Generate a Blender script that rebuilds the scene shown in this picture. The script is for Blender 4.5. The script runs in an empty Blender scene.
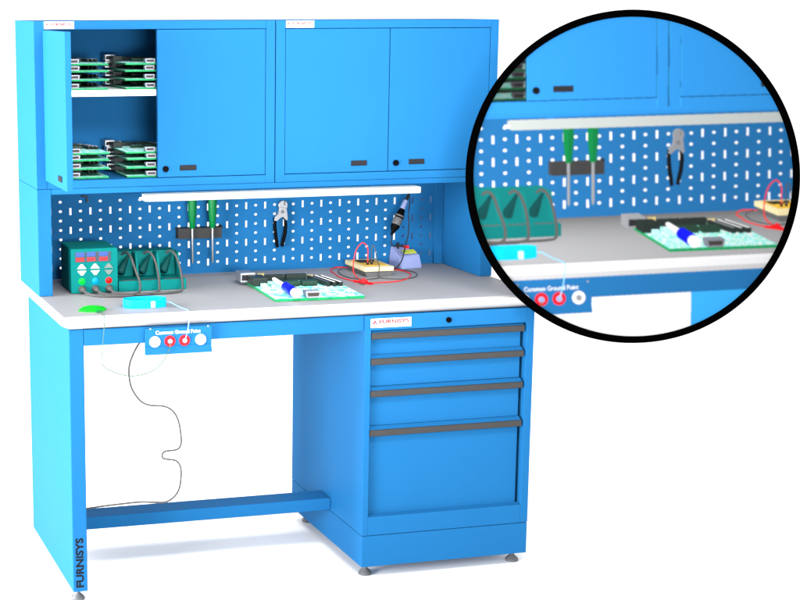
import bpy, bmesh, math, random
import numpy as np
from mathutils import Vector, Matrix
random.seed(4)
S = bpy.context.scene
C = S.collection
# ------------------------------------------------------------------ camera
CP = Vector((-0.93199, -4.93789, 1.78363))
CR = Vector((0.96339464, -0.26808161, -0.00173553))
CU = Vector((0.05430261, 0.18879746, 0.98051351))
CF = Vector((0.26252998, 0.94471571, -0.196444))
FPX, PX, PY = 1740.0864, 207.7071, 354.7708
cd = bpy.data.cameras.new('camera'); co = bpy.data.objects.new('camera', cd); C.objects.link(co)
m = Matrix((( CR.x, CU.x, -CF.x, CP.x), (CR.y, CU.y, -CF.y, CP.y), (CR.z, CU.z, -CF.z, CP.z), (0, 0, 0, 1)))
co.matrix_world = m
cd.sensor_width = 36; cd.lens = FPX/800*36
cd.shift_x = (400-PX)/800; cd.shift_y = (PY-300)/800
cd.clip_start = .1; cd.clip_end = 500
S.camera = co
# ------------------------------------------------------------------ light
W_STR = 1.34
w = bpy.data.worlds.new('World'); S.world = w; w.use_nodes = True
w.node_tree.nodes['Background'].inputs[0].default_value = (1, 1, 1, 1)
w.node_tree.nodes['Background'].inputs[1].default_value = W_STR
S.view_settings.view_transform = 'Standard'; S.view_settings.look = 'None'
S.view_settings.exposure = 0; S.view_settings.gamma = 1

def area(name, loc, target, size, sizey, power, col=(1, 1, 1)):
    l = bpy.data.lights.new(name, 'AREA'); l.shape = 'RECTANGLE'; l.size = size; l.size_y = sizey
    l.energy = power; l.color = col
    o = bpy.data.objects.new(name, l); C.objects.link(o)
    o.location = loc
    o.rotation_euler = (Vector(target)-Vector(loc)).to_track_quat('-Z', 'Y').to_euler()
    return o
area('side_softbox', (-3.6, .45, 1.5), (0, .35, 1.0), 1.6, 2.6, 610)
area('front_left_fill', (-4.3, -2.8, 1.25), (.8, .3, .8), 2.6, 2.0, 760)  # added fill, brightens the drawer cabinet's left side; no known source
area('pegboard_fill', (.35, -3.4, 1.30), (.76, .7, 1.13), 1.2, .4, 9.0).data.spread = math.radians(36)  # added fill with narrow spread, lifts pegboard and lower cupboard but not drawers
area('upper_door_fill', (.65, -1.5, 2.45), (.8, .385, 1.50), 1.7, .6, 40).data.spread = math.radians(110)  # added lamp to make the cupboard doors brighter than the drawers
# ------------------------------------------------------------------ materials
def lin(c):
    c = c/255
    return c/12.92 if c <= .04045 else ((c+.055)/1.055)**2.4
def L(r, g, b, E=1.0):
    return tuple(min(lin(v)/E, .92) for v in (r, g, b))
MC = {}
def mat(name, col, rough=.5, metal=0, spec=.12, bump=0, bscale=400, emit=None, vary=.0, vscale=6):
    m = bpy.data.materials.new(name); m.use_nodes = True
    nt = m.node_tree; b = nt.nodes['Principled BSDF']
    b.inputs['Base Color'].default_value = (*col, 1)
    b.inputs['Roughness'].default_value = rough
    b.inputs['Metallic'].default_value = metal
    b.inputs['Specular IOR Level'].default_value = spec
    tc = nt.nodes.new('ShaderNodeTexCoord')
    if vary:
        n = nt.nodes.new('ShaderNodeTexNoise'); n.inputs['Scale'].default_value = vscale; n.inputs['Detail'].default_value = 5
        nt.links.new(tc.outputs['Object'], n.inputs['Vector'])
        mr = nt.nodes.new('ShaderNodeMapRange'); mr.inputs['From Min'].default_value = .3; mr.inputs['From Max'].default_value = .7
        mr.inputs['To Min'].default_value = 1-vary; mr.inputs['To Max'].default_value = 1+vary
        nt.links.new(n.outputs['Fac'], mr.inputs['Value'])
        vm = nt.nodes.new('ShaderNodeVectorMath'); vm.operation = 'SCALE'
        vm.inputs[0].default_value = col
        nt.links.new(mr.outputs[0], vm.inputs['Scale']); nt.links.new(vm.outputs[0], b.inputs['Base Color'])
        mr2 = nt.nodes.new('ShaderNodeMapRange'); mr2.inputs['To Min'].default_value = rough-.06; mr2.inputs['To Max'].default_value = rough+.06
        nt.links.new(n.outputs['Fac'], mr2.inputs['Value']); nt.links.new(mr2.outputs[0], b.inputs['Roughness'])
    if bump:
        n = nt.nodes.new('ShaderNodeTexNoise'); n.inputs['Scale'].default_value = bscale
        nt.links.new(tc.outputs['Object'], n.inputs['Vector'])
        bp = nt.nodes.new('ShaderNodeBump'); bp.inputs['Strength'].default_value = bump; bp.inputs['Distance'].default_value = .001
        nt.links.new(n.outputs['Fac'], bp.inputs['Height']); nt.links.new(bp.outputs[0], b.inputs['Normal'])
    if emit:
        b.inputs['Emission Color'].default_value = (*emit, 1); b.inputs['Emission Strength'].default_value = 1
    MC[m.name] = col
    return m
BLUE = mat('blue_paint', (.0092, .093, .236), .6, spec=.03, bump=.12, vary=.015)
WHITE = mat('white_laminate_edge', (.37, .37, .375), .4)
GREY = mat('grey_laminate', (.235, .235, .243), .5, vary=.03, bump=.1, bscale=700)
WPNT = mat('white_paint', (.72, .74, .74), .45)
PULL = mat('grey_drawer_pull', (.033, .032, .032), .45, vary=.04, vscale=40)
DARK = mat('dark_plastic', (.014, .014, .016), .5, spec=.05)
BLACK = mat('black_plastic', (.002, .002, .0025), .5, spec=.02)
STEEL = mat('brushed_steel', (.30, .31, .33), .34, metal=.8)
FOOT = mat('grey_foot', (.12, .125, .13), .4, metal=.3)
TEAL = mat('teal_plastic', (.001, .110, .105), .6, spec=.04, vary=.03)
TEALD = mat('dark_teal_plastic', (.001, .035, .035), .5)
LABEL = mat('white_sticker', (.80, .80, .80), .5)
RED = mat('red_plastic', (.75, .008, .012), .4)
REDI = mat('red_ink', (.70, .02, .03), .6)
PALEI = mat('pale_red_ink', (.45, .05, .06), .6)
WINK = mat('white_ink', (.75, .78, .8), .6)
BLACKI = mat('black_ink', (.004, .006, .01), .6)
BLUEI = mat('blue_ink', (.02, .06, .5), .6)
CABLE = mat('grey_cable', (.058, .056, .055), .5)
BCABLE = mat('black_cable', (.012, .012, .013), .5)
CYAN = mat('cyan_strap', (.0, .34, .80), .5, vary=.04, vscale=80)
PCYAN = mat('pale_cyan_cord', (.17, .38, .66), .5)
LGREEN = mat('pale_green_wire', (.045, .10, .055), .5)
GREEN = mat('green_clip', (.004, .34, .012), .4)
HANDLE = mat('green_handle', (.001, .12, .03), .35)
PCB = mat('circuit_green', (.006, .20, .065), .4, vary=.2, vscale=60)
CHIP = mat('chip_black', (.012, .018, .016), .4)
CHIPG = mat('chip_dark_green', (.012, .035, .022), .4)
GOLD = mat('gold_pins', (.50, .38, .13), .35, metal=.4)
CREAM = mat('cream_plastic', (.55, .47, .27), .45)
MGREY = mat('meter_grey', (.08, .082, .085), .5)
YEL = mat('yellow_face', (.55, .33, .03), .5)
LAV = mat('lavender_plastic', (.20, .235, .42), .45)
LIME = mat('yellow_green_label', (.45, .50, .05), .5)
REDL = mat('red_lead', (.62, .02, .02), .4)
PENB = mat('blue_grip', (.002, .004, .62), .35)
LAMPG = mat('green_lamp', (.0, .65, .02), .35, emit=(0, .35, .01))
LAMPB = mat('blue_lamp', (.0, .15, .75), .35, emit=(0, .08, .4))
LAMPR = mat('red_lamp', (.75, .003, .003), .35, emit=(.4, .002, .002))
KEYW = mat('ivory_key', (.62, .64, .52), .5)
KEYG = mat('grey_key', (.10, .13, .12), .5)
SEGB = mat('blue_digits', (.02, .05, .5), .5, emit=(.04, .07, .50))
SEGR = mat('red_digits', (.5, .01, .01), .5, emit=(.45, .02, .02))
SCREEN = mat('dark_screen', (.035, .045, .06), .3)
CLASP = mat('clear_clasp', (.35, .48, .55), .3)
# mottled printed upper side of the circuit board
PTOP = mat('circuit_top', (.35, .85, .80), .45)
nt = PTOP.node_tree; tc = nt.nodes.new('ShaderNodeTexCoord')
vo = nt.nodes.new('ShaderNodeTexVoronoi'); vo.inputs['Scale'].default_value = 38; vo.distance = 'CHEBYCHEV'
no = nt.nodes.new('ShaderNodeTexNoise'); no.inputs['Scale'].default_value = 28; no.inputs['Detail'].default_value = 4
cr = nt.nodes.new('ShaderNodeValToRGB'); cr.color_ramp.interpolation = 'CONSTANT'
el = cr.color_ramp.elements
el[0].position = 0; el[0].color = (.05, .60, .38, 1)
el[1].position = .40; el[1].color = (.26, .85, .72, 1)
for p_, c_ in ((.46, (.22, .85, .85, 1)), (.51, (.85, .9, .88, 1)), (.58, (.30, .85, .82, 1)), (.63, (.80, .9, .86, 1)), (.69, (.06, .60, .38, 1))):
    e = el.new(p_); e.color = c_
ad = nt.nodes.new('ShaderNodeMath'); ad.operation = 'MULTIPLY_ADD'; ad.inputs[1].default_value = .35
sb = nt.nodes.new('ShaderNodeSeparateColor')
nt.links.new(tc.outputs['Object'], vo.inputs['Vector']); nt.links.new(tc.outputs['Object'], no.inputs['Vector'])
nt.links.new(vo.outputs['Color'], sb.inputs[0]); nt.links.new(sb.outputs[0], ad.inputs[0])
mu = nt.nodes.new('ShaderNodeMath'); mu.operation = 'MULTIPLY'; mu.inputs[1].default_value = .68
nt.links.new(no.outputs['Fac'], mu.inputs[0]); nt.links.new(mu.outputs[0], ad.inputs[2])
nt.links.new(ad.outputs[0], cr.inputs[0]); nt.links.new(cr.outputs[0], nt.nodes['Principled BSDF'].inputs['Base Color'])
# ------------------------------------------------------------------ helpers
ORG = {}
def box(b, x0, x1, y0, y1, z0, z1, bev=0, seg=2, M=None):
    r = bmesh.ops.create_cube(b, size=1)
    vs = r['verts']
    for v in vs:
        v.co = Vector((x0+(v.co.x+.5)*(x1-x0), y0+(v.co.y+.5)*(y1-y0), z0+(v.co.z+.5)*(z1-z0)))
    if bev:
        es = list({e for v in vs for e in v.link_edges})
        rr = bmesh.ops.bevel(b, geom=es, offset=bev, segments=seg, affect='EDGES', profile=.5)
        vs = list({v for f in rr['faces'] for v in f.verts} | {v for v in vs if v.is_valid})
    if M is not None:
        for v in vs: v.co = M @ v.co
    return vs
def cyl(b, p0, p1, r0, r1=None, n=20, cap=True):
    r1 = r0 if r1 is None else r1
    p0, p1 = Vector(p0), Vector(p1); d = (p1-p0).normalized()
    a = d.orthogonal().normalized(); c = d.cross(a)
    R = []
    for p, r in ((p0, r0), (p1, r1)):
        R.append([b.verts.new(p+(a*math.cos(t)+c*math.sin(t))*r) for t in [2*math.pi*i/n for i in range(n)]])
    for i in range(n):
        j = (i+1) % n; b.faces.new((R[0][i], R[0][j], R[1][j], R[1][i]))
    if cap:
        b.faces.new(R[0][::-1]); b.faces.new(R[1])
def lathe(b, p0, d, prof, n=24):
    """prof: (distance along d, radius)"""
    p0 = Vector(p0); d = Vector(d).normalized(); a = d.orthogonal().normalized(); c = d.cross(a)
    R = []
    for s, r in prof:
        R.append([b.verts.new(p0+d*s+(a*math.cos(t)+c*math.sin(t))*max(r, 1e-5)) for t in [2*math.pi*i/n for i in range(n)]])
    for k in range(len(R)-1):
        for i in range(n):
            j = (i+1) % n; b.faces.new((R[k][i], R[k][j], R[k+1][j], R[k+1][i]))
    b.faces.new(R[0][::-1]); b.faces.new(R[-1])
def smooth_pts(pts, k=8):
    P = [Vector(p) for p in pts]; P = [P[0]*2-P[1]]+P+[P[-1]*2-P[-2]]
    out = []
    for i in range(1, len(P)-2):
        a, b_, c, d = P[i-1:i+3]
        for j in range(k):
            t = j/k
            out.append(.5*((2*b_)+(c-a)*t+(2*a-5*b_+4*c-d)*t*t+(3*b_-a-3*c+d)*t**3))
    out.append(P[-2]); return out
def tube(b, pts, r, n=8, k=8, radii=None):
    P = smooth_pts(pts, k) if k > 1 else [Vector(p) for p in pts]
    T = [(P[min(i+1, len(P)-1)]-P[max(i-1, 0)]).normalized() for i in range(len(P))]
    a = T[0].orthogonal().normalized(); R = []
    for i, p in enumerate(P):
        a = (a-T[i]*a.dot(T[i])).normalized(); c = T[i].cross(a)
        rr = r if radii is None else radii(i/(len(P)-1))
        R.append([b.verts.new(p+(a*math.cos(t)+c*math.sin(t))*rr) for t in [2*math.pi*q/n for q in range(n)]])
    for k_ in range(len(R)-1):
        for i in range(n):
            j = (i+1) % n; b.faces.new((R[k_][i], R[k_][j], R[k_+1][j], R[k_+1][i]))
    b.faces.new(R[0][::-1]); b.faces.new(R[-1])
def prism(b, poly, axis, a0, a1):
    """poly: 2-D points in the two remaining axes (in xyz order)"""
    def mk(q, a):
        l = list(q); l.insert('xyz'.index(axis), a); return b.verts.new(l)
    A = [mk(q, a0) for q in poly]; B = [mk(q, a1) for q in poly]; n = len(poly)
    for i in range(n):
        j = (i+1) % n; b.faces.new((A[i], A[j], B[j], B[i]))
    b.faces.new(A[::-1]); b.faces.new(B)
def build(name, b, m, parent=None, smooth=False, org=None):
    """one mesh object; vertices are given in world space"""
    if parent is not None: o0 = ORG[parent.name]
    else: o0 = Vector(org or (0, 0, 0))
    bmesh.ops.recalc_face_normals(b, faces=b.faces)
    for v in b.verts: v.co -= o0
    me = bpy.data.meshes.new(name); b.to_mesh(me); b.free()
    for mm in (m if isinstance(m, (list, tuple)) else [m]): me.materials.append(mm)
    if smooth:
        for p in me.polygons: p.use_smooth = True
        me.set_sharp_from_angle(angle=math.radians(38))
    o = bpy.data.objects.new(name, me); C.objects.link(o)
    if parent is not None: o.parent = parent
    else: o.location = o0
    ORG[o.name] = o0
    return o
def thing(name, label, cat, loc=(0, 0, 0), group=None):
    o = bpy.data.objects.new(name, None); C.objects.link(o); o.location = loc; o.empty_display_size = .05
    ORG[o.name] = Vector(loc); tag(o, label, cat, group); return o
def tag(o, label, cat, group=None):
    o['label'] = label; o['category'] = cat
    if group: o['group'] = group
    return o
def B(): return bmesh.new()
def bx(name, m, parent, *a, bev=.0012, **k):
    b = B(); box(b, *a, bev=bev, **k); return build(name, b, m, parent)
def text_mesh(name, s, m, parent, size, M, depth=.0006, bold=0, width=None):
    cu = bpy.data.curves.new('txt', 'FONT'); cu.body = s; cu.size = size; cu.extrude = depth/2; cu.offset = bold
    cu.align_x = 'CENTER'; cu.align_y = 'CENTER'; cu.resolution_u = 3
    o = bpy.data.objects.new('txt', cu); C.objects.link(o)
    bpy.context.view_layer.update()
    me = bpy.data.meshes.new_from_object(o.evaluated_get(bpy.context.evaluated_depsgraph_get()))
    bpy.data.objects.remove(o)
    b = B(); b.from_mesh(me); bpy.data.meshes.remove(me)
    for f in b.faces: f.material_index = 0
    if width:
        xs = [v.co.x for v in b.verts]; k = width/(max(xs)-min(xs))
        for v in b.verts: v.co.x *= k
    for v in b.verts: v.co = M @ v.co
    return build(name, b, m, parent)
FRONT = Matrix(((1, 0, 0, 0), (0, 0, -1, 0), (0, 1, 0, 0), (0, 0, 0, 1)))      # text lying in xz, facing -y
def at(x, y, z, M=FRONT): return Matrix.Translation((x, y, z)) @ M
# ------------------------------------------------------------------ setting
b = B(); box(b, -30, 30, -30, 30, -.1, 0)
FL = mat('white_studio_floor', (.97, .97, .97), .7, spec=.1, vary=.004, vscale=2)
fl = build('floor', b, FL); fl['kind'] = 'structure'
# ------------------------------------------------------------------ workbench
W = 1.538; ZT = .8917; ZB = .8505; ZTOP = 1.740; YU = .385; YB = .731
bench = thing('workbench', 'blue steel workbench with grey top, drawer cabinet, pegboard and two overhead cupboards', 'workbench', (.77, .37, 0))
# worktop: grey laminate field with a white nosing round it
b = B(); box(b, .004, W-.004, .004, .7246, ZB+.020, ZT)
box(b, .030, W-.030, .030, .7246, ZB+.0005, ZB+.0199)
wt = build('worktop', b, GREY, bench)
b = B()
def nose(s):  # profile distance outwards, z
    return [(0, ZT-.0004), (.006, ZT-.0025), (.0095, ZT-.008), (.0095, ZT-.026), (.006, ZB+.009), (.0, ZB+.0008), (-.010, ZB)]
prof = nose(0)
prof = [(0, ZT-.0004), (.005, ZT-.002), (.0095, ZT-.007), (.0095, ZT-.023), (.006, ZT-.026), (-.022, ZB)]
ring = []
for s, z in prof:
    ring.append([b.verts.new((.004-s, .7246, z)), b.verts.new((.004-s, .004-s, z)), b.verts.new((W-.004+s, .004-s, z)), b.verts.new((W-.004+s, .7246, z))])
for k in range(len(ring)-1):
    for i in range(3): b.faces.new((ring[k][i], ring[k][i+1], ring[k+1][i+1], ring[k+1][i]))
build('edge_band', b, WHITE, wt, smooth=True)
# leg panel
b = B(); box(b, .022, .067, .022, .722, .04, ZB-.001, bev=.0025)
leg = build('leg_panel', b, BLUE, bench)
Rz = Matrix(((0, -1, 0, 0), (0, 0, -1, 0), (1, 0, 0, 0), (0, 0, 0, 1)))
text_mesh('lettering', 'FURNISYS', BLACKI, leg, .0315, at(.0445, .0216, .1315, Rz), bold=.0011, width=.156)
def foot(x, y):
    b = B(); lathe(b, (x, y, 0), (0, 0, 1), [(0, .021), (.006, .022), (.012, .018), (.020, .009), (.026, .006), (.045, .006)])
    build('foot', b, FOOT, bench, smooth=True)
for q in ((.046, .075), (.978, .06), (1.490, .06), (.99, .66), (1.49, .66)): foot(*q)
# apron and rails
b = B(); box(b, .0675, .9455, .018, .056, .800, ZB-.0015, bev=.0015); build('front_rail', b, BLUE, bench)
b = B(); box(b, .0675, .9455, .66, .70, .80, ZB-.0015, bev=.0015); build('rear_rail', b, BLUE, bench)
b = B(); box(b, .0675, .9455, .30, .40, .147, .188, bev=.003); build('stretcher', b, BLUE, bench)
# ---- drawer cabinet
X0, X1, YF, YR = .946, 1.516, .008, .712
cab = B()
box(cab, X0, X0+.0195, YF, YR, .1435, ZB-.0015, bev=.0012)
box(cab, X1-.026, X1, YF, YR, .1435, ZB-.0015, bev=.0012)
box(cab, X0+.0197, X1-.0262, YF, YR, .802, ZB-.0015, bev=.001)
box(cab, X0+.0197, X1-.0262, YF, YR, .1435, .204, bev=.001)
box(cab, X0+.0197, X1-.0262, YR-.02, YR-.001, .2045, .8015)
dc = build('drawer_cabinet', cab, BLUE, bench)
b = B(); box(b, X0+.0005, X1-.0005, YF+.0008, YR, .04, .1415, bev=.0015); build('plinth', b, BLUE, dc)
b = B(); cyl(b, (1.222, YF-.006, .8235), (1.222, YF+.002, .8235), .0085, n=24); box(b, 1.2195, 1.2245, YF-.0066, YF-.005, .8232, .8242); build('lock', b, BLACK, dc)
b = B(); box(b, .964, 1.097, YF-.0012, YF+.001, .8105, .8385); bq = B(); prism(bq, [(YF+.0005, .2045), (YF+.020, .2085), (YF+.020, .2045)], 'x', .967, 1.4895); build('sill', bq, BLUE, dc)
np_ = build('nameplate', b, LABEL, dc)
text_mesh('nameplate_lettering', 'FURNISYS', REDI, dc, .0165, at(1.040, YF-.0016, .828), bold=.0007, width=.098)
b = B()
for dx, dz, s in ((0, .002, .0035), (-.0045, -.003, .003), (.0045, -.003, .003)):
    box(b, .977+dx-s, .977+dx+s, YF-.0019, YF-.0013, .827+dz-s, .827+dz+s, M=None)
build('nameplate_emblem', b, REDI, dc)
b = B(); box(b, .9785, .983, YF-.0023, YF-.0016, .822, .827); build('nameplate_emblem', b, BLUEI, dc)
for (zt_, zb_) in ((.7995, .7225), (.7185, .6215), (.6165, .4955), (.4910, .2065)):
    b = B()
    box(b, .9675, 1.4790, YF+.020, YF+.45, zb_, zt_-.024, bev=.001)
    prism(b, [(YF+.002, zt_-.0055), (YF+.020, zt_+.0035), (YF+.035, zt_+.0035), (YF+.035, zt_-.022), (YF+.012, zt_-.022), (YF+.012, zt_-.0055)], 'x', .968, 1.4815)
    d = build('drawer', b, BLUE, bench)
    b = B()
    prism(b, [(YF+.011, zt_-.0065), (YF+.0015, zt_-.0065), (YF-.0005, zt_-.0085), (YF-.0005, zt_-.0245), (YF+.0015, zt_-.0265), (YF+.009, zt_-.0265), (YF+.011, zt_-.024)], 'x', .9675, 1.4825)
    build('pull', b, PULL, d)
# ---- upright side panels and cupboards
for x0, x1 in ((0, .0435), (W-.044, W)):
    b = B(); box(b, x0, x1, YU, YB, ZT+.0006, 1.2275, bev=.0015); build('side_panel', b, BLUE, bench)
b = B(); box(b, .0441, W-.0446, YU+.001, YU+.019, 1.2105, 1.2275, bev=.001); build('pelmet', b, BLUE, bench)
b = B(); box(b, 1.462, 1.4935, .700, YB-.002, ZT+.0006, 1.2275, bev=.0015); build('rear_post', b, BLUE, bench)
def cupboard(x0, x1, ox0, ox1):
    b = B(); zb, zt = 1.2285, ZTOP; oz0, oz1 = 1.253, 1.7145; yb = YB-.002
    box(b, x0, ox0, YU, yb, zb, zt, bev=.001); box(b, ox1, x1, YU, yb, zb, zt, bev=.001)
    box(b, ox0+.0003, ox1-.0003, YU, yb, oz1, zt, bev=.001); box(b, ox0+.0003, ox1-.0003, YU, yb, zb, oz0, bev=.001)
    box(b, ox0, ox1, yb-.012, yb-.001, oz0, oz1)
    return build('cupboard', b, BLUE, bench)
c1 = cupboard(0, .7705, .0325, .7405)
c2 = cupboard(.7735, W, .8045, 1.5105)
b = B(); box(b, .0335, .7395, .412, .715, 1.509, 1.5285, bev=.001); build('shelf', b, WPNT, c1)
for cb, x0 in ((c1, .032), (c2, .806)):
    b = B(); box(b, x0, x0+.093, YU-.0012, YU+.001, 1.7165, 1.7385); build('nameplate', b, LABEL, cb)
    text_mesh('nameplate_lettering', 'FURNISYS', PALEI, cb, .0115, at(x0+.052, YU-.0015, 1.7295), bold=.0006, width=.066)
    b = B(); box(b, x0+.006, x0+.012, YU-.0017, YU-.0011, 1.7265, 1.7325); build('nameplate_emblem', b, PALEI, cb)
DZ0, DZ1 = 1.2550, 1.7128
def recess(b, x, z, w, h, y):        # flush pull: a shallow dark tray
    box(b, x-w/2, x+w/2, y-.0035, y+.001, z-h/2, z+h/2, bev=.0008)
def door(x0, x1, hx, lock=None):
    b = B(); box(b, x0, x1, YU+.0015, YU+.0185, DZ0, DZ1, bev=.0012); d = build('door', b, BLUE, bench)
    b = B(); recess(b, hx, 1.2835, .054, .0165, YU+.0015); box(b, hx-.024, hx+.024, YU-.0035, YU-.0015, 1.2775, 1.2795); build('handle', b, DARK, d)
    if lock:
        b = B(); cyl(b, (lock, YU-.006, 1.281), (lock, YU+.003, 1.281), .0095, n=24); box(b, lock-.001, lock+.001, YU-.0066, YU-.005, 1.276, 1.286); build('lock', b, BLACK, d)
door(.3865, .7390, .484, .4105)
door(.8060, 1.1580, 1.058)
door(1.1605, 1.5090, 1.2585, 1.1855)
# the open door, swung forward
b = B(); box(b, .0270, .0455, .0345, .383, DZ0, DZ1, bev=.0012); od = build('door', b, BLUE, bench); od['label'] = 'cupboard door swung open at right angles'
b = B(); box(b, .0240, .0280, .106, .160, 1.2755, 1.2920, bev=.0008); build('handle', b, DARK, od)
# ---- pegboard: panel with real round holes and slots
PB = .7125; TH = .002; zt0, zb0 = 1.1500, .9310
xs0, pitch = .1340, .0675
cols = []   # (x, halfwidth, kind)
holes = []
for k in range(-1, 21):
    xd = xs0+pitch*k; xsl = xd+pitch/2
    if k >= 0 and xd < 1.475: cols.append((xd, 'dot'))
    if xsl < 1.475: cols.append((xsl, 'slot'))
px0, px1, pz0, pz1 = .0440, 1.4935, ZT+.0008, 1.2280
bm = B()
def quad(x0, x1, z0, z1):
    if x1-x0 < 1e-6 or z1-z0 < 1e-6: return
    for y in (PB, PB+TH):
        bm.faces.new([bm.verts.new((x, y, z)) for x, z in ((x0, z0), (x1, z0), (x1, z1), (x0, z1))])
def hole(cx, cz, hw, hh, x0, x1, z0, z1, oct_=True):
    n = 8 if oct_ else 4
    if oct_:
        pts = [(cx+hw*math.cos(a)*1.06, cz+hh*math.sin(a)*1.06) for a in [math.pi/8+math.pi/4*i for i in range(8)]]
        out = [(x1, (cz+z1)/2), ((cx+x1)/2, z1), ((cx+x0)/2, z1), (x0, (cz+z1)/2), (x0, (cz+z0)/2), ((cx+x0)/2, z0), ((cx+x1)/2, z0), (x1, (cz+z0)/2)]
    else:
        pts = [(cx+hw, cz+hh), (cx-hw, cz+hh), (cx-hw, cz-hh), (cx+hw, cz-hh)]
        out = [(x1, z1), (x0, z1), (x0, z0), (x1, z0)]
    for y in (PB, PB+TH):
        I = [bm.verts.new((x, y, z)) for x, z in pts]; O = [bm.verts.new((x, y, z)) for x, z in out]
        for i in range(n):
            j = (i+1) % n; bm.faces.new((I[i], I[j], O[j], O[i]))
        if oct_:
            for (a, c, cn) in ((0, 1, (x1, z1)), (2, 3, (x0, z1)), (4, 5, (x0, z0)), (6, 7, (x1, z0))):
                bm.faces.new((O[a], O[c], bm.verts.new((cn[0], y, cn[1]))))
    A = [bm.verts.new((x, PB, z)) for x, z in pts]; D = [bm.verts.new((x, PB+TH, z)) for x, z in pts]
    for i in range(n):
        j = (i+1) % n; bm.faces.new((A[i], A[j], D[j], D[i]))
hw = pitch/4
xl = px0
for i, (cx, kind) in enumerate(cols):
    a, c = cx-hw, cx+hw
    if i == 0: quad(px0, a, pz0, pz1)
    zp = .0313
    if kind == 'dot':
        zc = [1.150-zp*k for k in range(8)]; hh_ = zp/2
    else:
        zc = [1.118-2*zp*k for k in range(4)]; hh_ = zp
    quad(a, c, pz0, zc[-1]-hh_); quad(a, c, zc[0]+hh_, pz1)
    for z in zc:
        if kind == 'dot': hole(cx, z, .0053, .0044, a, c, z-hh_, z+hh_)
        else: hole(cx, z, .0036, .0117, a, c, z-hh_, z+hh_, False)
quad(cols[-1][0]+hw, px1, pz0, pz1)
bmesh.ops.remove_doubles(bm, verts=bm.verts, dist=1e-5)
pegb = build('pegboard', bm, BLUE, bench)
bx('backing_strip', mat('pale_blue_strip', (.22, .33, .55), .5), pegb, 1.365, 1.530, YB+.060, YB+.062, ZT+.002, 1.2275)
# ---- ground point plate hanging under the front edge
b = B()
prism(b, [(-.0060, .847), (.0060, .847), (.0060, .768), (-.0125, .768), (-.0125, .7695), (-.0035, .7905), (-.0060, .793)][::-1], 'x', .2475, .4505)
gp = build('ground_point_plate', b, BLUE, bench)
text_mesh('plate_lettering', 'Common Ground Point', WINK, gp, .0158, at(.347, -.0064, .8325), bold=.0002, width=.138)
for i, x in enumerate((.2755, .3215, .3665, .4165)):
    rd = i in (1, 2)
    b = B(); lathe(b, (x, -.0055, .8065), (0, -1, 0), [(0, .0165), (.004, .0165), (.006, .0150), (.006, .0085), (.002, .0078)])
    s = build('socket', b, RED if rd else LABEL, gp, smooth=True)
    b = B(); lathe(b, (x, -.0058, .8065), (0, -1, 0), [(0, .0072), (.0075, .0072), (.0085, .006)])
    build('socket_stud', b, STEEL if not rd else LAV, gp, smooth=True)
for x in (.262, .440):
    b = B(); lathe(b, (x, -.0055, .8455), (0, -1, 0), [(0, .003), (.0015, .0028), (.002, .0015)], n=10); build('screw', b, STEEL, gp, smooth=True)
# ------------------------------------------------------------------ light bar
BARW = mat('pale_bar_white', (.27, .29, .28), .45)
t = thing('light_bar', 'long white light bar under the overhead cupboards', 'light bar', (.775, .30, 1.187))
b = B(); prism(b, [(.300, 1.1890), (.300, 1.1965), (.304, 1.1985), (.304, 1.2015), (.300, 1.2035), (.303, 1.2105), (.345, 1.2105), (.352, 1.205), (.352, 1.192), (.346, 1.1875)], 'x', .330, 1.236)
hs = build('housing', b, BARW, t)
for x0, x1 in ((.3245, .3298), (1.2362, 1.2425)):
    b = B(); box(b, x0, x1, .302, .350, 1.1885, 1.2095, bev=.002); build('end_cap', b, BARW, t)
b = B(); cyl(b, (.312, .326, 1.1965), (.3243, .326, 1.1965), .0045, n=12); build('power_socket', b, WPNT, t)
for x in (.45, 1.11):
    b = B(); box(b, x-.01, x+.01, .3525, .400, 1.198, 1.2103, bev=.0008); build('mounting_bracket', b, BLUE, t)
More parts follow.
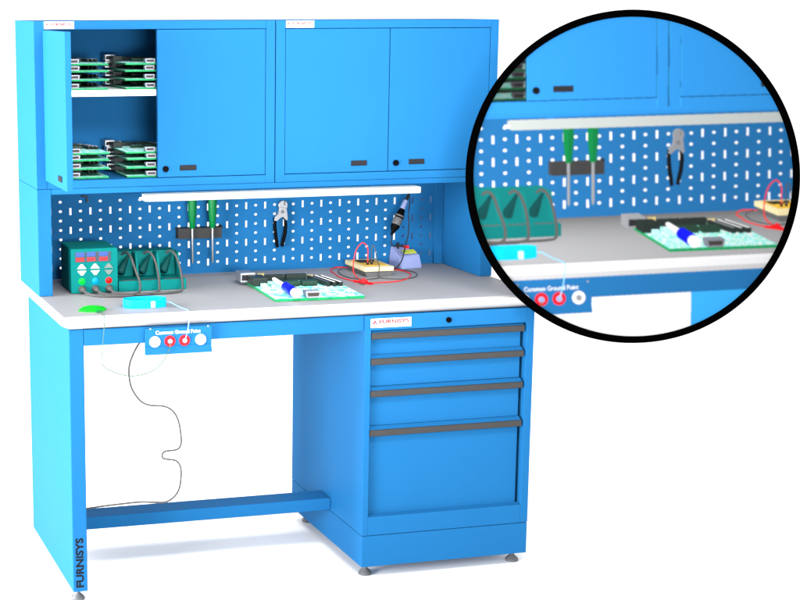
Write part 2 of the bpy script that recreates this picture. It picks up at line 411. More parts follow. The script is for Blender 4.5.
# ------------------------------------------------------------------ circuit boards
BW, BD = .287, .385
def make_board(label, group):
    t = thing('circuit_board', label, 'circuit board', (0, 0, 0), group)
    b = B(); box(b, 0, BW, 0, BD, 0, .0085, bev=.0008)
    sub = build('board', b, [PCB, PTOP], t)
    for p in sub.data.polygons:
        if p.normal.z > .9: p.material_index = 1
    z = .0087
    b = B(); r = .003
    prism(b, [(.098, z+.003), (.101, z), (.139, z), (.142, z+.003), (.145, z+.018), (.143, z+.021), (.097, z+.021), (.095, z+.018)], 'y', -.004, .030)
    port = build('port', b, LAV2, t)
    b = B(); prism(b, [(.103, z+.005), (.137, z+.005), (.139, z+.016), (.101, z+.016)], 'y', -.0052, -.0035); build('port_opening', b, BROWN, port)
    b = B(); box(b, -.028, .022, .330, .400, z+.001, z+.032, bev=.002); s = build('metal_jack', b, STEEL, t)
    b = B(); box(b, -.024, .000, .3285, .3305, z+.008, z+.026, bev=.0005); build('jack_opening', b, DARK, s)
    b = B(); box(b, -.006, .042, .250, .3270, z, z+.027, bev=.003); cyl(b, (.010, .2495, z+.014), (.010, .2512, z+.014), .009)
    build('power_jack', b, CHIP, t)
    for x0, x1, y0 in ((.062, .127, .350), (.131, .200, .350)):
        b = B(); box(b, x0, x1, y0, y0+.022, z, z+.019, bev=.001)
        for k in range(9):
            xx = x0+.006+k*(x1-x0-.012)/8; box(b, xx-.0018, xx+.0018, y0+.008, y0+.014, z+.0186, z+.0196)
        build('header', b, CHIP, t)
    b = B()
    for k in range(4):
        b = B(); box(b, .040+k*.006, .043+k*.006, .372, .375, z, z+.024); build('gold_pin', b, GOLD, t)
    for k in range(3):
        b = B(); box(b, .2040+k*.007, .2085+k*.007, .352, .3605, z, z+.016, bev=.0008); build('gold_pin', b, GOLD, t)
    for x0, x1, y0, y1, h in ((.082, .142, .225, .262, .017), (.150, .200, .222, .260, .016)):
        b = B(); box(b, x0, x1, y0, y1, z+.002, z+h, bev=.0012)
        for k in range(8):
            xx = x0+.004+k*(x1-x0-.008)/7; box(b, xx-.0015, xx+.0015, y0-.004, y1+.004, z, z+.006)
        build('chip', b, CHIPG, t)
    for k in range(3):
        b = B(); M = Matrix.Translation((.218+k*.020, .280-k*.003, z)) @ Matrix.Rotation(math.radians(8), 4, 'Z')
        box(b, -.006, .006, -.085, .075, 0, .014, bev=.001, M=M)
        s = build('card_slot', b, CHIP, t)
        b = B(); box(b, -.0022, .0022, -.080, .070, .0142, .0152, M=M); build('slot_contacts', b, LABEL if k else STEEL, s)
    b = B()
    for (x, y, sx, sy, h) in ((.014, .215, .018, .020, .013), (.046, .205, .020, .020, .010), (.020, .180, .010, .012, .008), (.052, .236, .014, .012, .014)):
        b = B(); box(b, x, x+sx, y, y+sy, z, z+h, bev=.0015); build('capacitor', b, PALE, t)
    b = B(); rr = random.Random(3)
    for k in range(46):
        x, y = rr.uniform(.012, .275), rr.uniform(.01, .20)
        if .088 < x < .155 and y < .045: continue
        w_, d_ = rr.choice([(.006, .003), (.003, .006), (.008, .005)])
        b = B(); box(b, x, x+w_, y, y+d_, z-.0002, z+.0012); build('resistor', b, LABEL, t)
    b = B()
    for (x, y, w_, d_) in ((.175, .120, .026, .026), (.030, .110, .020, .014), (.225, .060, .018, .010)):
        b = B(); box(b, x, x+w_, y, y+d_, z-.0001, z+.0035, bev=.0006); build('small_chip', b, PALE, t)
    return t
LAV2 = mat('pale_metal_shell', (.22, .235, .28), .4, metal=.2)
BROWN = mat('brown_port_lining', (.035, .028, .026), .5)
PALE = mat('pale_mint_chip', (.30, .62, .58), .5)
def children(o): return [c for c in bpy.data.objects if c.parent == o]
bigb = make_board('large green circuit board with white and cyan printing lying on the worktop', None)
del_children = children(bigb)
bigb.location = (.681, .0875, ZT+.0005); bigb.rotation_euler = (0, 0, math.radians(-2.6))
def copy_tree(o, parent=None):
    c = o.copy(); C.objects.link(c)
    if parent is not None: c.parent = parent
    for ch in children(o):
        if ch.name.split('.')[0] not in ('resistor', 'small_chip', 'capacitor'): copy_tree(ch, c)
    return c
sc = .65
lay_u = [1.5290, 1.5560, 1.5830, 1.6045]; lay_l = [1.2538, 1.2815, 1.3085, 1.3290]
word = ['lowest', 'second from bottom', 'third from bottom', 'topmost']
random.seed(9)
for shelf, zs in (('on the white cupboard shelf', lay_u), ('on the cupboard floor', lay_l)):
    for side, x in (('left', .0505), ('right', .2925)):
        for k, z in enumerate(zs):
            c = copy_tree(bigb)
            c.scale = (sc, sc, sc)
            c.location = (x+random.uniform(-.002, .002), .420+random.uniform(-.003, .003), z); c.rotation_euler = (0, 0, random.uniform(-.008, .008))
            c['label'] = 'green circuit board, %s in the %s stack %s' % (word[k], side, shelf)
            c['group'] = 'circuit boards stacked in the open cupboard'
# ------------------------------------------------------------------ power supply / soldering station
t = thing('power_supply', 'teal bench power supply with blue and red digital readouts', 'power supply', (.182, .49, ZT))
b = B(); box(b, .1085, .2565, .412, .585, ZT+.003, 1.035, bev=.004, seg=3); case = build('case', b, TEAL, t)
b = B(); box(b, .1075, .2575, .4065, .4125, ZT+.0015, 1.0345, bev=.0018)
fp = build('front_panel', b, TEAL, t)
b = B()
for k in range(5): box(b, .1078, .1095, .50+.010*k, .504+.010*k, .985, 1.012)
build('vent', b, TEALD, case)
yf = .4064
for i, (x0, x1) in enumerate(((.1210, .1490), (.1555, .1860), (.1895, .2255+.006))):
    b = B(); box(b, x0-.001, x1+.004, yf-.0012, yf+.001, .9925, 1.0245, bev=.0005)
    s = build('display', b, SCREEN, fp)
    text_mesh('digits', '888', SEGB, fp, .0165, at((x0+x1)/2+.001, yf-.0015, 1.0165), bold=.0005, width=.027)
    text_mesh('digits', '888', SEGR, fp, .0165, at((x0+x1)/2+.001, yf-.0015, 1.0005), bold=.0005, width=.027)
for i, x in enumerate((.1410, .1840, .2275)):
    m_ = KEYG if i == 2 else KEYW
    for sgn in (1, -1):
        z0 = .9685+sgn*.0032
        b = B(); prism(b, [(x-.0145, z0), (x+.0145, z0), (x+.003, z0+sgn*.0145), (x-.003, z0+sgn*.0145)], 'y', yf-.003, yf+.001)
        build('arrow_key', b, m_, fp)
    b = B(); lathe(b, (x, yf, .9315), (0, -1, 0), [(0, .0105), (.002, .0105), (.0035, .008)])
    build('indicator_lamp', b, (LAMPG, LAMPB, LAMPR)[i], fp, smooth=True)
    b = B(); lathe(b, (x, yf, .9065), (0, -1, 0), [(0, .0115), (.006, .0115), (.009, .0095), (.022, .0075), (.024, .004)])
    build('plug', b, CABLE, t, smooth=True)
for x, y in ((.12, .425), (.245, .425), (.12, .57), (.245, .57)):
    b = B(); cyl(b, (x, y, ZT), (x, y, ZT+.004), .008, n=12); build('rubber_foot', b, DARK, t)
# ------------------------------------------------------------------ soldering holder tray with three irons
t = thing('tool_holder', 'teal three bay tool holder with dark cones beside the power supply', 'tool holder', (.37, .5, ZT))
HX0, HX1 = .264, .477
b = B(); box(b, .2605, .4835, .409, .600, ZT, .9255, bev=.002)
tray = build('base_tray', b, TEAL, t)
b = B()
bw = (HX1-HX0)/3
for i in range(4):
    xx = HX0+i*bw
    prism(b, [(.452, .9257), (.600, .9257), (.600, 1.003), (.485, 1.003)], 'x', max(xx-.003, HX0), min(xx+.003, HX1))
prism(b, [(.515, .9257), (.5995, .9257), (.5995, 1.0025), (.535, 1.0025)], 'x', HX0+.0005, HX1-.0005)
build('bay_wall', b, TEAL, t)
for i in range(3):
    b = B(); x0 = HX0+i*bw+.008; box(b, x0, x0+bw-.020, .418, .430, .9256, .9266); build('slot', b, CABLE, tray)
for i in range(3):
    x = HX0+(i+.5)*bw
    b = B(); lathe(b, (x+.016, .505, .995), (-.034, -.022, -.052), [(0, .004), (.02, .007), (.055, .0145), (.066, .0155), (.070, .012)], n=18)
    build('iron_sleeve', b, TEALD, t, smooth=True)
for i, (x, xe) in enumerate(((.3120, .3170), (.3850, .3800), (.4600, .4560))):
    s = (.1410, .1840, .2275)[i]
    zz = ZT+.0045
    b = B()
    pts = [(s, .383, .906), (s+.008, .366, .900), (s+.030, .330+.006*i, zz), (s+.075, .310+.008*i, zz), ((s+xe)/2+.05, .300+.010*i, zz+.0006*i),
           (xe-.03, .318+.007*i, zz), (xe-.004, .345, zz+.004), (xe+.006, .380, .925), (x+.004, .420, .965), (x-.003, .450, .999), (x-.012, .478, 1.008), (x-.020, .500, .999)]
    tube(b, pts, .0037, n=10)
    build('cable', b, CABLE, t, smooth=True)
# ------------------------------------------------------------------ wrist strap
t = thing('wrist_strap', 'bright cyan antistatic wrist strap loop with a pale blue cord', 'wrist strap', (.275, .125, ZT))
b = B(); n = 48; R = []
cx, cy, rx, ry = .275, .118, .066, .036
for i in range(n):
    a = 2*math.pi*i/n
    sx = math.copysign(abs(math.cos(a))**.75, math.cos(a)); sy = math.copysign(abs(math.sin(a))**.75, math.sin(a))
    R.append([(cx+rx*sx*q, cy+ry*sy*(1-(1-q)*1.9), z) for q, z in ((1, ZT+.0005), (1.0, ZT+.0265), (.955, ZT+.0270), (.955, ZT+.001))])
V = [[b.verts.new(p) for p in r] for r in R]
for i in range(n):
    j = (i+1) % n
    for k in range(4): b.faces.new((V[i][k], V[j][k], V[j][(k+1) % 4], V[i][(k+1) % 4]))
build('band', b, CYAN, t, smooth=True)
b = B(); box(b, .286, .299, .0765, .086, ZT+.002, ZT+.022, bev=.0015); build('clasp', b, CLASP, t)
b = B(); tube(b, [(.338, .115, ZT+.012), (.352, .105, ZT+.012), (.368, .070, ZT+.004), (.378, .025, ZT+.003), (.3815, -.004, ZT+.001), (.380, -.0125, ZT-.016), (.375, -.020, .850), (.368, -.022, .822), (.3665, -.013, .8075)], .0016, n=8)
build('cord', b, PCYAN, t, smooth=True)
# ------------------------------------------------------------------ grounding clip
t = thing('grounding_clip', 'small bright green clip on the worktop corner with a thin green wire', 'clip', (.11, .09, ZT))
b = B(); n = 40; a0 = Vector((.110, .100, ZT))
ax_ = Vector((.96, .28, 0)).normalized(); ay_ = Vector((-.28, .96, 0)).normalized()
rings = []
for q, h in ((1, .0005), (1, .003), (.8, .009), (.5, .0125), (.2, .014)):
    r = []
    for i in range(n):
        a = 2*math.pi*i/n; cx_, sn = math.cos(a), math.sin(a)
        r.append(b.verts.new(a0+ax_*.046*cx_*q+ay_*.038*math.copysign(abs(sn)**1.5, sn)*q+Vector((0, 0, h))))
    rings.append(r)
for k in range(4):
    for i in range(n):
        j = (i+1) % n; b.faces.new((rings[k][i], rings[k][j], rings[k+1][j], rings[k+1][i]))
b.faces.new(rings[0][::-1]); b.faces.new(rings[-1])
build('jaw', b, GREEN, t, smooth=True)
b = B(); box(b, .112, .130, .048, .068, ZT+.0006, ZT+.006, bev=.002); build('clip_tail', b, HANDLE, t)
b = B(); tube(b, [(.122, .050, ZT+.004), (.1235, .015, ZT+.0025), (.1235, -.004, ZT+.0015), (.1235, -.010, ZT-.015), (.120, -.011, .84), (.116, -.011, .806), (.1125, -.011, .760), (.114, -.011, .748), (.138, -.011, .728), (.198, -.011, .708), (.259, -.012, .717), (.296, -.015, .745), (.316, -.018, .782), (.3215, -.016, .803)], .0013, n=6)
build('wire', b, LGREEN, t, smooth=True)
# ------------------------------------------------------------------ black cable below
b = B(); tube(b, [(.30, .08, .805), (.262, .095, .79), (.249, .1, .778), (.229, .1, .740), (.220, .1, .703), (.224, .1, .66), (.236, .1, .630), (.258, .1, .602), (.285, .1, .589), (.332, .1, .582), (.360, .1, .562), (.376, .1, .527), (.383, .1, .473), (.378, .1, .451), (.366, .1, .443), (.335, .1, .441), (.325, .1, .436), (.322, .1, .428), (.325, .1, .419), (.340, .1, .4145), (.366, .1, .408), (.379, .1, .39), (.382, .1, .361), (.376, .1, .320), (.360, .1, .294), (.333, .1, .279), (.30, .1, .280), (.251, .1, .285), (.17, .1, .283), (.10, .1, .279), (.0675, .1, .276)], .0027, n=8)
tag(build('hanging_cable', b, CABLE, None, smooth=True, org=(.25, .1, .28)), 'thin dark grey cable looping down in the knee space under the worktop', 'cable')
# ------------------------------------------------------------------ pen on board
t = thing('marker_pen', 'white pen with a bright blue grip lying on the large circuit board', 'pen', (.745, .2, .91))
p0, p1 = Vector((.750, .325, .926)), Vector((.7430, .066, .9175)); d = (p1-p0).normalized(); Lp = (p1-p0).length
b = B(); lathe(b, p0, d, [(0, .004), (.01, .0062), (Lp*.5, .0075)], n=20); build('barrel', b, LABEL, t, smooth=True)
b = B(); lathe(b, p0+d*(Lp*.5), d, [(0, .010), (.006, .0145), (Lp*.5-.03, .0155), (Lp*.5-.026, .0145)], n=24); build('grip', b, PENB, t, smooth=True)
b = B(); lathe(b, p0+d*(Lp-.0258), d, [(0, .0135), (.018, .0150), (.026, .0135), (.028, .010)], n=24); build('end_cap', b, LABEL, t, smooth=True)
# ------------------------------------------------------------------ multimeter
t = thing('test_meter', 'cream and grey test meter with a yellow face on the worktop', 'test meter', (1.17, .56, ZT))
b = B(); prism(b, [(1.128, ZT+.0005), (1.214, ZT+.0005), (1.219, .910), (1.121, .910)], 'y', .480, .660); build('base', b, MGREY, t)
b = B(); box(b, 1.1175, 1.2225, .474, .666, .9102, .9255, bev=.002); top = build('case', b, CREAM, t)
b = B(); box(b, 1.130, 1.212, .500, .640, .9256, .9268, bev=.0004); build('face', b, YEL, top)
b = B(); box(b, 1.137, 1.178, .585, .630, .9269, .9280); cyl(b, (1.190, .60, .9269), (1.190, .60, .932), .009); box(b, 1.139, 1.200, .575, .579, .9269, .9278); build('screen', b, DARK, top)
b = B(); cyl(b, (1.148, .528, .9268), (1.148, .528, .934), .0042, n=12); cyl(b, (1.164, .532, .9268), (1.164, .532, .934), .0042, n=12); build('jack', b, DARK, top)
z = ZT+.0022
t2 = thing('test_lead', 'red test lead looping from the meter and ending in a red clip', 'test lead', (1.06, .36, ZT))
b = B(); tube(b, [(1.148, .528, .930), (1.1475, .527, .955), (1.145, .524, .985), (1.127, .52, 1.003), (1.106, .52, .984), (1.096, .52, .950), (1.091, .512, .918), (1.0885, .49, .900), (1.084, .43, z), (1.076, .39, z)], .0019, n=8)
tube(b, [(1.148, .668, .900), (1.143, .690, z), (1.120, .704, z), (1.092, .702, z), (1.056, .640, z), (1.045, .56, z), (1.037, .498, z), (1.047, .425, z), (1.060, .39, z)], .0019, n=8)
tube(b, [(1.078, .345, z), (1.124, .347, z), (1.165, .350, z), (1.199, .362, z), (1.240, .40, z), (1.262, .43, z), (1.285, .48, z), (1.295, .53, z), (1.290, .58, z), (1.262, .618, z), (1.222, .64, z+.008)], .0019, n=8)
build('wire', b, REDL, t2, smooth=True)
b = B()
box(b, -.005, .005, -.045, .035, 0, .007, bev=.002, M=Matrix.Translation((1.066, .360, ZT+.0005)) @ Matrix.Rotation(math.radians(28), 4, 'Z'))
box(b, -.005, .005, -.040, .030, .0068, .014, bev=.002, M=Matrix.Translation((1.069, .352, ZT+.0005)) @ Matrix.Rotation(math.radians(-22), 4, 'Z'))
box(b, -.013, .013, -.012, .012, .002, .012, bev=.003, M=Matrix.Translation((1.067, .352, ZT+.0006)))
build('clip', b, RED, t2)
t3 = thing('test_lead', 'thin black test lead looping behind and around the cream meter', 'test lead', (1.2, .5, ZT))
b = B(); tube(b, [(1.164, .532, .930), (1.1635, .531, .955), (1.161, .528, .982), (1.166, .524, .992), (1.171, .520, .980), (1.171, .500, .945), (1.168, .470, .929), (1.165, .464, .905), (1.162, .445, z)], .0017, n=8)
tube(b, [(1.162, .445, z), (1.175, .420, z), (1.215, .400, z), (1.250, .405, z), (1.282, .430, z), (1.308, .48, z), (1.318, .53, z), (1.300, .590, z), (1.27, .63, z+.004), (1.225, .650, z+.008)], .0017, n=8)
tube(b, [(1.162, .445, z), (1.12, .425, z), (1.08, .440, z), (1.060, .50, z), (1.066, .58, z), (1.085, .64, z), (1.1150, .66, z+.006)], .0017, n=8)
build('wire', b, CABLE, t3, smooth=True)
# ------------------------------------------------------------------ soldering iron and base
t = thing('iron_stand', 'lavender wedge shaped soldering iron stand by the pegboard', 'soldering stand', (1.34, .65, ZT))
b = B()
bot = [(1.2985, .600), (1.384, .618), (1.384, .706), (1.292, .706)]
top_ = [(1.305, .630), (1.380, .632), (1.360, .706), (1.300, .706)]
A = [b.verts.new((x, y, ZT+.0005)) for x, y in bot]
zt4 = [.930, .938, .956, .962]
T = [b.verts.new((x, y, z_)) for (x, y), z_ in zip(top_, zt4)]
b.faces.new(A[::-1])
for i in range(4): b.faces.new((A[i], A[(i+1) % 4], T[(i+1) % 4], T[i]))
b.faces.new(T)
bmesh.ops.bevel(b, geom=list(b.edges), offset=.003, segments=2, affect='EDGES')
build('base', b, LAV, t)
b = B(); prism(b, [(.640, .9420), (.668, .9500), (.668, .9515), (.640, .9435)], 'x', 1.325, 1.372); build('sticker', b, LIME, t)
b = B(); tube(b, [(1.290, .63, .975), (1.312, .628, .970), (1.330, .626, .9655)], .0035, n=8, k=3); cyl(b, (1.3215, .690, .935), (1.3215, .690, .975), .004); build('arm', b, BCABLE, t, smooth=True)
b = B(); box(b, 1.318, 1.336, .622, .632, .962, .972, bev=.002); build('stop', b, RED, t)
t = thing('soldering_iron', 'black soldering iron with a lavender collar leaning up beside the pegboard', 'soldering iron', (1.3, .62, ZT))
a_, c_ = Vector((1.338, .640, 1.150)), Vector((1.270, .615, 1.020)); d = (c_-a_).normalized(); Ln = (c_-a_).length
b = B(); lathe(b, a_, d, [(-.006, .0035), (.015, .0050), (.028, .0065), (.030, .004)]); build('cord_grip', b, BCABLE, t, smooth=True)
b = B(); lathe(b, a_, d, [(.026, .007), (.030, .0085), (.058, .0090), (.060, .007)]); build('collar', b, LAV, t, smooth=True)
b = B(); lathe(b, a_, d, [(.058, .008), (.064, .011), (.078, .0135), (.082, .0155), (.128, .0155), (.134, .012), (.145, .007), (.158, .004)]); build('grip', b, BLACK, t, smooth=True)
b = B(); lathe(b, a_, d, [(.083, .0160), (.0835, .0163), (.088, .0163), (.0885, .016)]); lathe(b, a_, d, [(.094, .0159), (.0945, .0161), (.119, .0161), (.1195, .0159)]); build('grip_sleeve', b, MGREY, t, smooth=True)
b = B(); tube(b, [c_+d*.004, (1.266, .613, 1.000), (1.265, .612, .985), (1.270, .611, .975), (1.285, .612, .9725)], .0022, n=8)
tube(b, [(1.338, .640, 1.152), (1.337, .628, 1.12), (1.331, .622, 1.09), (1.332, .620, 1.05), (1.330, .620, 1.01), (1.322, .622, .975), (1.310, .605, .950), (1.297, .592, .925), (1.278, .590, .903), (1.262, .60, ZT+.003), (1.245, .62, ZT+.003)], .0022, n=8)
build('cord', b, BCABLE, t, smooth=True)
# ------------------------------------------------------------------ pegboard tools
RACK = mat('dark_grey_rack', (.03, .03, .031), .5, spec=.05)
t = thing('tool_rack', 'dark grey screwdriver rack hooked on the pegboard', 'tool rack', (.6, .69, 1.03))
b = B(); prism(b, [(.668, 1.053), (.711, 1.053), (.711, 1.0505), (.6705, 1.0505), (.6705, 1.020), (.668, 1.018)], 'x', .524, .676)
for x in (.528, .672): prism(b, [(.6705, 1.0505), (.711, 1.0505), (.711, 1.015), (.6705, 1.020)], 'x', x-.0012, x+.0012)
build('bracket', b, RACK, t)
b = B(); box(b, .676, .684, .690, .7115, 1.046, 1.057); build('hook', b, DARK, t)
for i, x in enumerate((.5700, .6400)):
    s = thing('screwdriver', ('green handled screwdriver hanging in the rack, the left one' if i == 0 else 'green handled screwdriver hanging in the rack, the right one'), 'screwdriver', (x, .66, 1.05), 'screwdrivers in the pegboard rack')
    b = B(); y = .656
    prof = [(0, .0075), (.002, .0090), (.030, .0115), (.060, .0145), (.088, .0150), (.104, .0140), (.112, .009)]
    lathe(b, (x, y, 1.054), (0, 0, 1), prof, n=12)
    build('handle', b, HANDLE, s, smooth=True)
    b = B(); lathe(b, (x, y, .945), (0, 0, 1), [(-.010, .0022), (0, .0040), (.108, .0040)], n=12)
    bmesh.ops.scale(b, vec=(1, 1, 1), verts=b.verts)
    build('shaft', b, STEEL, s, smooth=True)
t = thing('pliers', 'pliers with steel jaws and black handles hanging on the pegboard', 'pliers', (.89, .69, 1.05))
b = B()
def plate(b, pts, y0, y1):
    prism(b, pts, 'y', y0, y1)
hd = [(.900+.0165*math.cos(a), 1.117+.0175*math.sin(a)) for a in [math.pi*2*i/20 for i in range(20)]]
plate(b, hd, .690, .699)
plate(b, [(.887, 1.112), (.884, 1.090), (.872, 1.080), (.868, 1.066), (.878, 1.064), (.889, 1.076), (.900, 1.080), (.911, 1.064), (.917, 1.070), (.914, 1.092), (.912, 1.108)], .6885, .7005)
bmesh.ops.bevel(b, geom=list(b.edges), offset=.001, segments=1, affect='EDGES')
build('jaw', b, STEEL, t)
b = B(); cyl(b, (.897, .686, 1.096), (.897, .690, 1.096), .006, n=16); cyl(b, (.905, .689, 1.120), (.905, .6905, 1.120), .003, n=12); build('pivot', b, FOOT, t)
for pts in ([(.872, .694, 1.076), (.872, .694, 1.050), (.8745, .694, 1.020), (.879, .694, .990), (.881, .694, .974)], [(.908, .694, 1.074), (.9105, .694, 1.050), (.908, .694, 1.020), (.902, .694, .995), (.898, .694, .976)]):
    b = B(); tube(b, pts, .005, n=10, radii=lambda u: .0050+.0012*math.sin(u*3.1)); build('handle', b, BLACK, t, smooth=True)
b = B(); tube(b, [(.903, .711, 1.122), (.903, .700, 1.121), (.904, .688, 1.126), (.904, .686, 1.132)], .0018, n=8); build('hook', b, FOOT, t, smooth=True)
b = B(); tube(b, [(.204, .712, 1.168), (.212, .700, 1.168), (.220, .690, 1.168), (.2205, .688, 1.160), (.2205, .688, 1.148)], .0026, n=8, k=3)
tag(build('pegboard_hook', b, MGREY, None, smooth=True, org=(.22, .7, 1.16)), 'tiny dark hook near the top left of the pegboard', 'hook')
# ------------------------------------------------------------------ round inset graphic, built as an added panel before the bench's right end
def to_px(P):
    d = P-np.array(CP); zf = d@np.array(CF)
    return PX+FPX*(d@np.array(CR))/zf, PY-FPX*(d@np.array(CU))/zf, zf
def build_print():
    """rasterises the bench's own geometry into the ink colours of a printed, enlarged detail picture"""
    bpy.context.view_layer.update()
    K, CXI, CYI, RI = 1.2145, 633.0, 176.5, 162.0
    N = 540; SS = 2; G = N*SS                 # print cells across; super samples
    x_min, y_min = CXI-RI, CYI-RI; s = G/(2*RI)
    Z = np.full((G, G), 1e9); I = np.ones((G, G, 3))*1.15
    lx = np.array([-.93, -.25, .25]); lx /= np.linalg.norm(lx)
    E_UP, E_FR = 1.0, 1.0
    for o in list(C.objects):
        if o.type != 'MESH' or o.name.startswith('floor'): continue
        me = o.data; n = len(me.vertices)
        if n == 0: continue
        co_ = np.empty(n*3); me.vertices.foreach_get('co', co_); co_ = co_.reshape(-1, 3)
        MW = np.array(o.matrix_world); wc = co_@MW[:3, :3].T+MW[:3, 3]
        u, v, zf = to_px(wc)
        u = (535.7+K*(u-165.3)-x_min)*s; v = (90.6+K*(v-169.0)-y_min)*s
        if u.max() < 0 or v.max() < 0 or u.min() > G or v.min() > G: continue
        me.calc_loop_triangles()
        nt_ = len(me.loop_triangles); tri = np.empty(nt_*3, dtype=np.int32); me.loop_triangles.foreach_get('vertices', tri); tri = tri.reshape(-1, 3)
        pi = np.empty(nt_, dtype=np.int32); me.loop_triangles.foreach_get('material_index', pi)
        cols_ = [np.array(MC.get(m_.name, (.5, .5, .5))) for m_ in me.materials]
        A_, B_, C_ = wc[tri[:, 0]], wc[tri[:, 1]], wc[tri[:, 2]]
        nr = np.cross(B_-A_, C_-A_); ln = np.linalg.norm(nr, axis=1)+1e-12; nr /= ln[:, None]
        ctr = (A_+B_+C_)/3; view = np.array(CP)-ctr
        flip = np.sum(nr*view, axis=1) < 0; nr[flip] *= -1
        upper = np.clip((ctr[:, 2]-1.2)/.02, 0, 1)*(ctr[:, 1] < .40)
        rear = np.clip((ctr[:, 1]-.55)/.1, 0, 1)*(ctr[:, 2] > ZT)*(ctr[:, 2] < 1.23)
        E = 1.95-.2*rear+np.clip(nr@lx-.35, 0, 1)*5.2+upper*(1.35+.6*np.clip((ctr[:, 2]-1.25)/.45, 0, 1)*0)+np.clip(nr[:, 2], 0, 1)*.1  # light by facing and height, painted into the picture's colours
        E = np.where((ctr[:, 2] > 1.232) & (ctr[:, 1] > .3885), .35, E)  # painted shade inside the cupboards
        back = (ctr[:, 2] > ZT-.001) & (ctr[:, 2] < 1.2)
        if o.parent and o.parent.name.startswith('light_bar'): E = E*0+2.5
        for k in range(nt_):
            a, b_, c = tri[k]
            xs_ = u[[a, b_, c]]; ys_ = v[[a, b_, c]]; zz_ = 1/zf[[a, b_, c]]
            x0, x1 = max(int(xs_.min()), 0), min(int(xs_.max())+2, G); y0, y1 = max(int(ys_.min()), 0), min(int(ys_.max())+2, G)
            if x0 >= x1 or y0 >= y1: continue
            den = (ys_[1]-ys_[2])*(xs_[0]-xs_[2])+(xs_[2]-xs_[1])*(ys_[0]-ys_[2])
            if abs(den) < 1e-9: continue
            gx, gy = np.meshgrid(np.arange(x0, x1)+.5, np.arange(y0, y1)+.5)
            l0 = ((ys_[1]-ys_[2])*(gx-xs_[2])+(xs_[2]-xs_[1])*(gy-ys_[2]))/den
            l1 = ((ys_[2]-ys_[0])*(gx-xs_[2])+(xs_[0]-xs_[2])*(gy-ys_[2]))/den
            l2 = 1-l0-l1
            dep = 1/(l0*zz_[0]+l1*zz_[1]+l2*zz_[2]+1e-12)
            sub = Z[y0:y1, x0:x1]
            mk = (l0 >= -1e-6) & (l1 >= -1e-6) & (l2 >= -1e-6) & (dep < sub) & (dep > 0)
            if not mk.any(): continue
            sub[mk] = dep[mk]
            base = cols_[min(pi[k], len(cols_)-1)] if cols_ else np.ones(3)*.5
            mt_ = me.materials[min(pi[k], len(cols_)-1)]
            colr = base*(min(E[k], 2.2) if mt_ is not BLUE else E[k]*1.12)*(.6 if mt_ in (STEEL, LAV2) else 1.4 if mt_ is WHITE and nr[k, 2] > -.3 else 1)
            if o.name.startswith('worktop'):          # shade at the worktop's rear painted into its colour
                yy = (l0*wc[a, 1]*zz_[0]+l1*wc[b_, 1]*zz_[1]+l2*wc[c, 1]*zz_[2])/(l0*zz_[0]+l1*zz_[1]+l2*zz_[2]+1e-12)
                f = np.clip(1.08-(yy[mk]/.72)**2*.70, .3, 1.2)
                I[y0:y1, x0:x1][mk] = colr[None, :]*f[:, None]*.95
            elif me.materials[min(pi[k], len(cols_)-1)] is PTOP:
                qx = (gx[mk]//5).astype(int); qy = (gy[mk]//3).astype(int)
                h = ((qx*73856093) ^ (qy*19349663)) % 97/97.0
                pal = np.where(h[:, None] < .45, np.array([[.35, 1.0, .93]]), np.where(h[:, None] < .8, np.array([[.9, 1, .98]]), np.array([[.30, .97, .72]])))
                I[y0:y1, x0:x1][mk] = pal*(.3 if MW[2, 3] > 1.2 else 1)  # board tops inside the cupboard darkened as painted shade
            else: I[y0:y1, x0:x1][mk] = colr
    I = np.clip(I, 0, 1.15)
    I = I.reshape(N, SS, N, SS, 3).mean(axis=(1, 3))
    for _ in range(2):                              # ink bleed
        I = (np.roll(I, 1, 0)+np.roll(I, -1, 0)+2*I)/4; I = (np.roll(I, 1, 1)+np.roll(I, -1, 1)+2*I)/4
    return I, N, RI
I, N, RI = build_print()
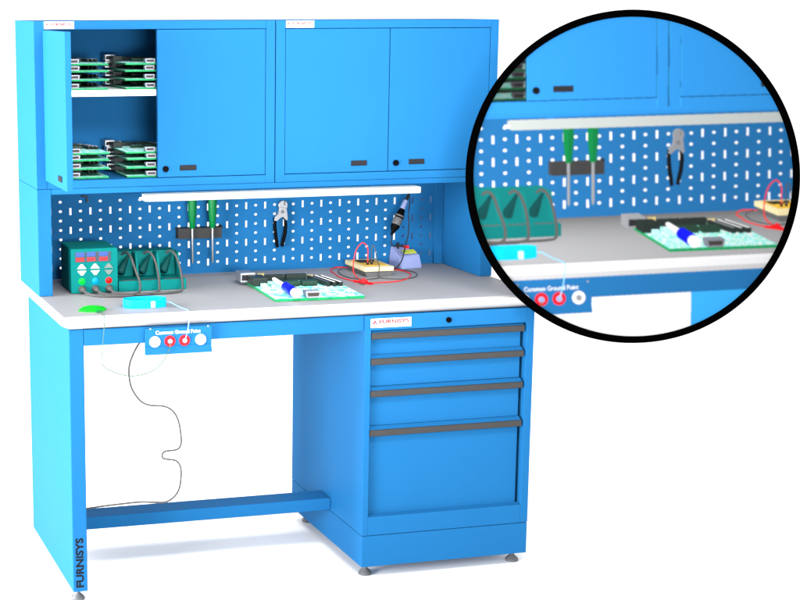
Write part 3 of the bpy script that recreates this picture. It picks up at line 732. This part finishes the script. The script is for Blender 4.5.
# distance: just clear of the worktop's front edge
d_edge = CF+CR*((517-PX)/FPX)-CU*((302-PY)/FPX)
DIST = (-.040-CP.y)/d_edge.y
def PW(x, y, off=0.0):      # point of the panel's plane
    return CP+(CF+CR*((x-PX)/FPX)-CU*((y-PY)/FPX))*(DIST)-CF*off
pc = PW(633, 176.5)
t = thing('round_inset_panel', 'round inset graphic built as a white backed panel with a thick black rim showing the pegboard enlarged', 'picture panel', tuple(pc))
pxm = DIST/FPX               # metres per photo pixel on the plane
b = B(); lathe(b, pc, CF, [(.0015, 161.5*pxm), (.018, 161.5*pxm)], n=160)
build('backing', b, WPNT, t, smooth=True)
b = B(); lathe_pts = [(.020, 159.8), (-.006, 159.8), (-.008, 160.3), (-.008, 166.0), (-.006, 166.6), (.020, 166.6)]
R = []
for s_, r in lathe_pts:
    R.append([b.verts.new(pc+CF*s_+(CR*math.cos(a)+CU*math.sin(a))*r*pxm) for a in [2*math.pi*i/200 for i in range(200)]])
for k in range(len(R)):
    for i in range(200):
        j = (i+1) % 200; q = R[(k+1) % len(R)]; b.faces.new((R[k][i], R[k][j], q[j], q[i]))
RIM = mat('black_rim', (.0003, .0003, .0003), .9, spec=.0)
build('rim', b, RIM, t, smooth=True)
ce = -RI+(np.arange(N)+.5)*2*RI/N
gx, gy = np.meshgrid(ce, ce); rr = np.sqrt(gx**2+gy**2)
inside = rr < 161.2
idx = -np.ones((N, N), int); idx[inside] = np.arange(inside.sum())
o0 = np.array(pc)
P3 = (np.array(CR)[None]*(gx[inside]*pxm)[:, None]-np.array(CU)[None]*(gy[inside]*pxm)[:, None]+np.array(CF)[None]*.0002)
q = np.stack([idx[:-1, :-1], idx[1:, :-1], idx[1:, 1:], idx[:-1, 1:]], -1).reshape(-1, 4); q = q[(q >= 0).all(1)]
me = bpy.data.meshes.new('shaded_picture')
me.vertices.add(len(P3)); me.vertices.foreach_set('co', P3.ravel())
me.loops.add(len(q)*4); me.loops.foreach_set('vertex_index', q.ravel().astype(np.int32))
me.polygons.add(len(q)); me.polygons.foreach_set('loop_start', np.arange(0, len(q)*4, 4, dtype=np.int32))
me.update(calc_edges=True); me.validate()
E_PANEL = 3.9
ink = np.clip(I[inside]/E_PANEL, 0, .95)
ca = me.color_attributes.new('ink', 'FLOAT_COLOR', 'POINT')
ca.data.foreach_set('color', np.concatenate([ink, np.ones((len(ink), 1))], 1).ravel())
pm = mat('shaded_ink', (.5, .5, .5), .8, spec=.05)
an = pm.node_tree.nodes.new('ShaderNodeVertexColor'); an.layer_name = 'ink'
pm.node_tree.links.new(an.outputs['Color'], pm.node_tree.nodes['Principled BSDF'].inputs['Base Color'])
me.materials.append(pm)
o = bpy.data.objects.new('shaded_picture', me); C.objects.link(o); o.parent = t
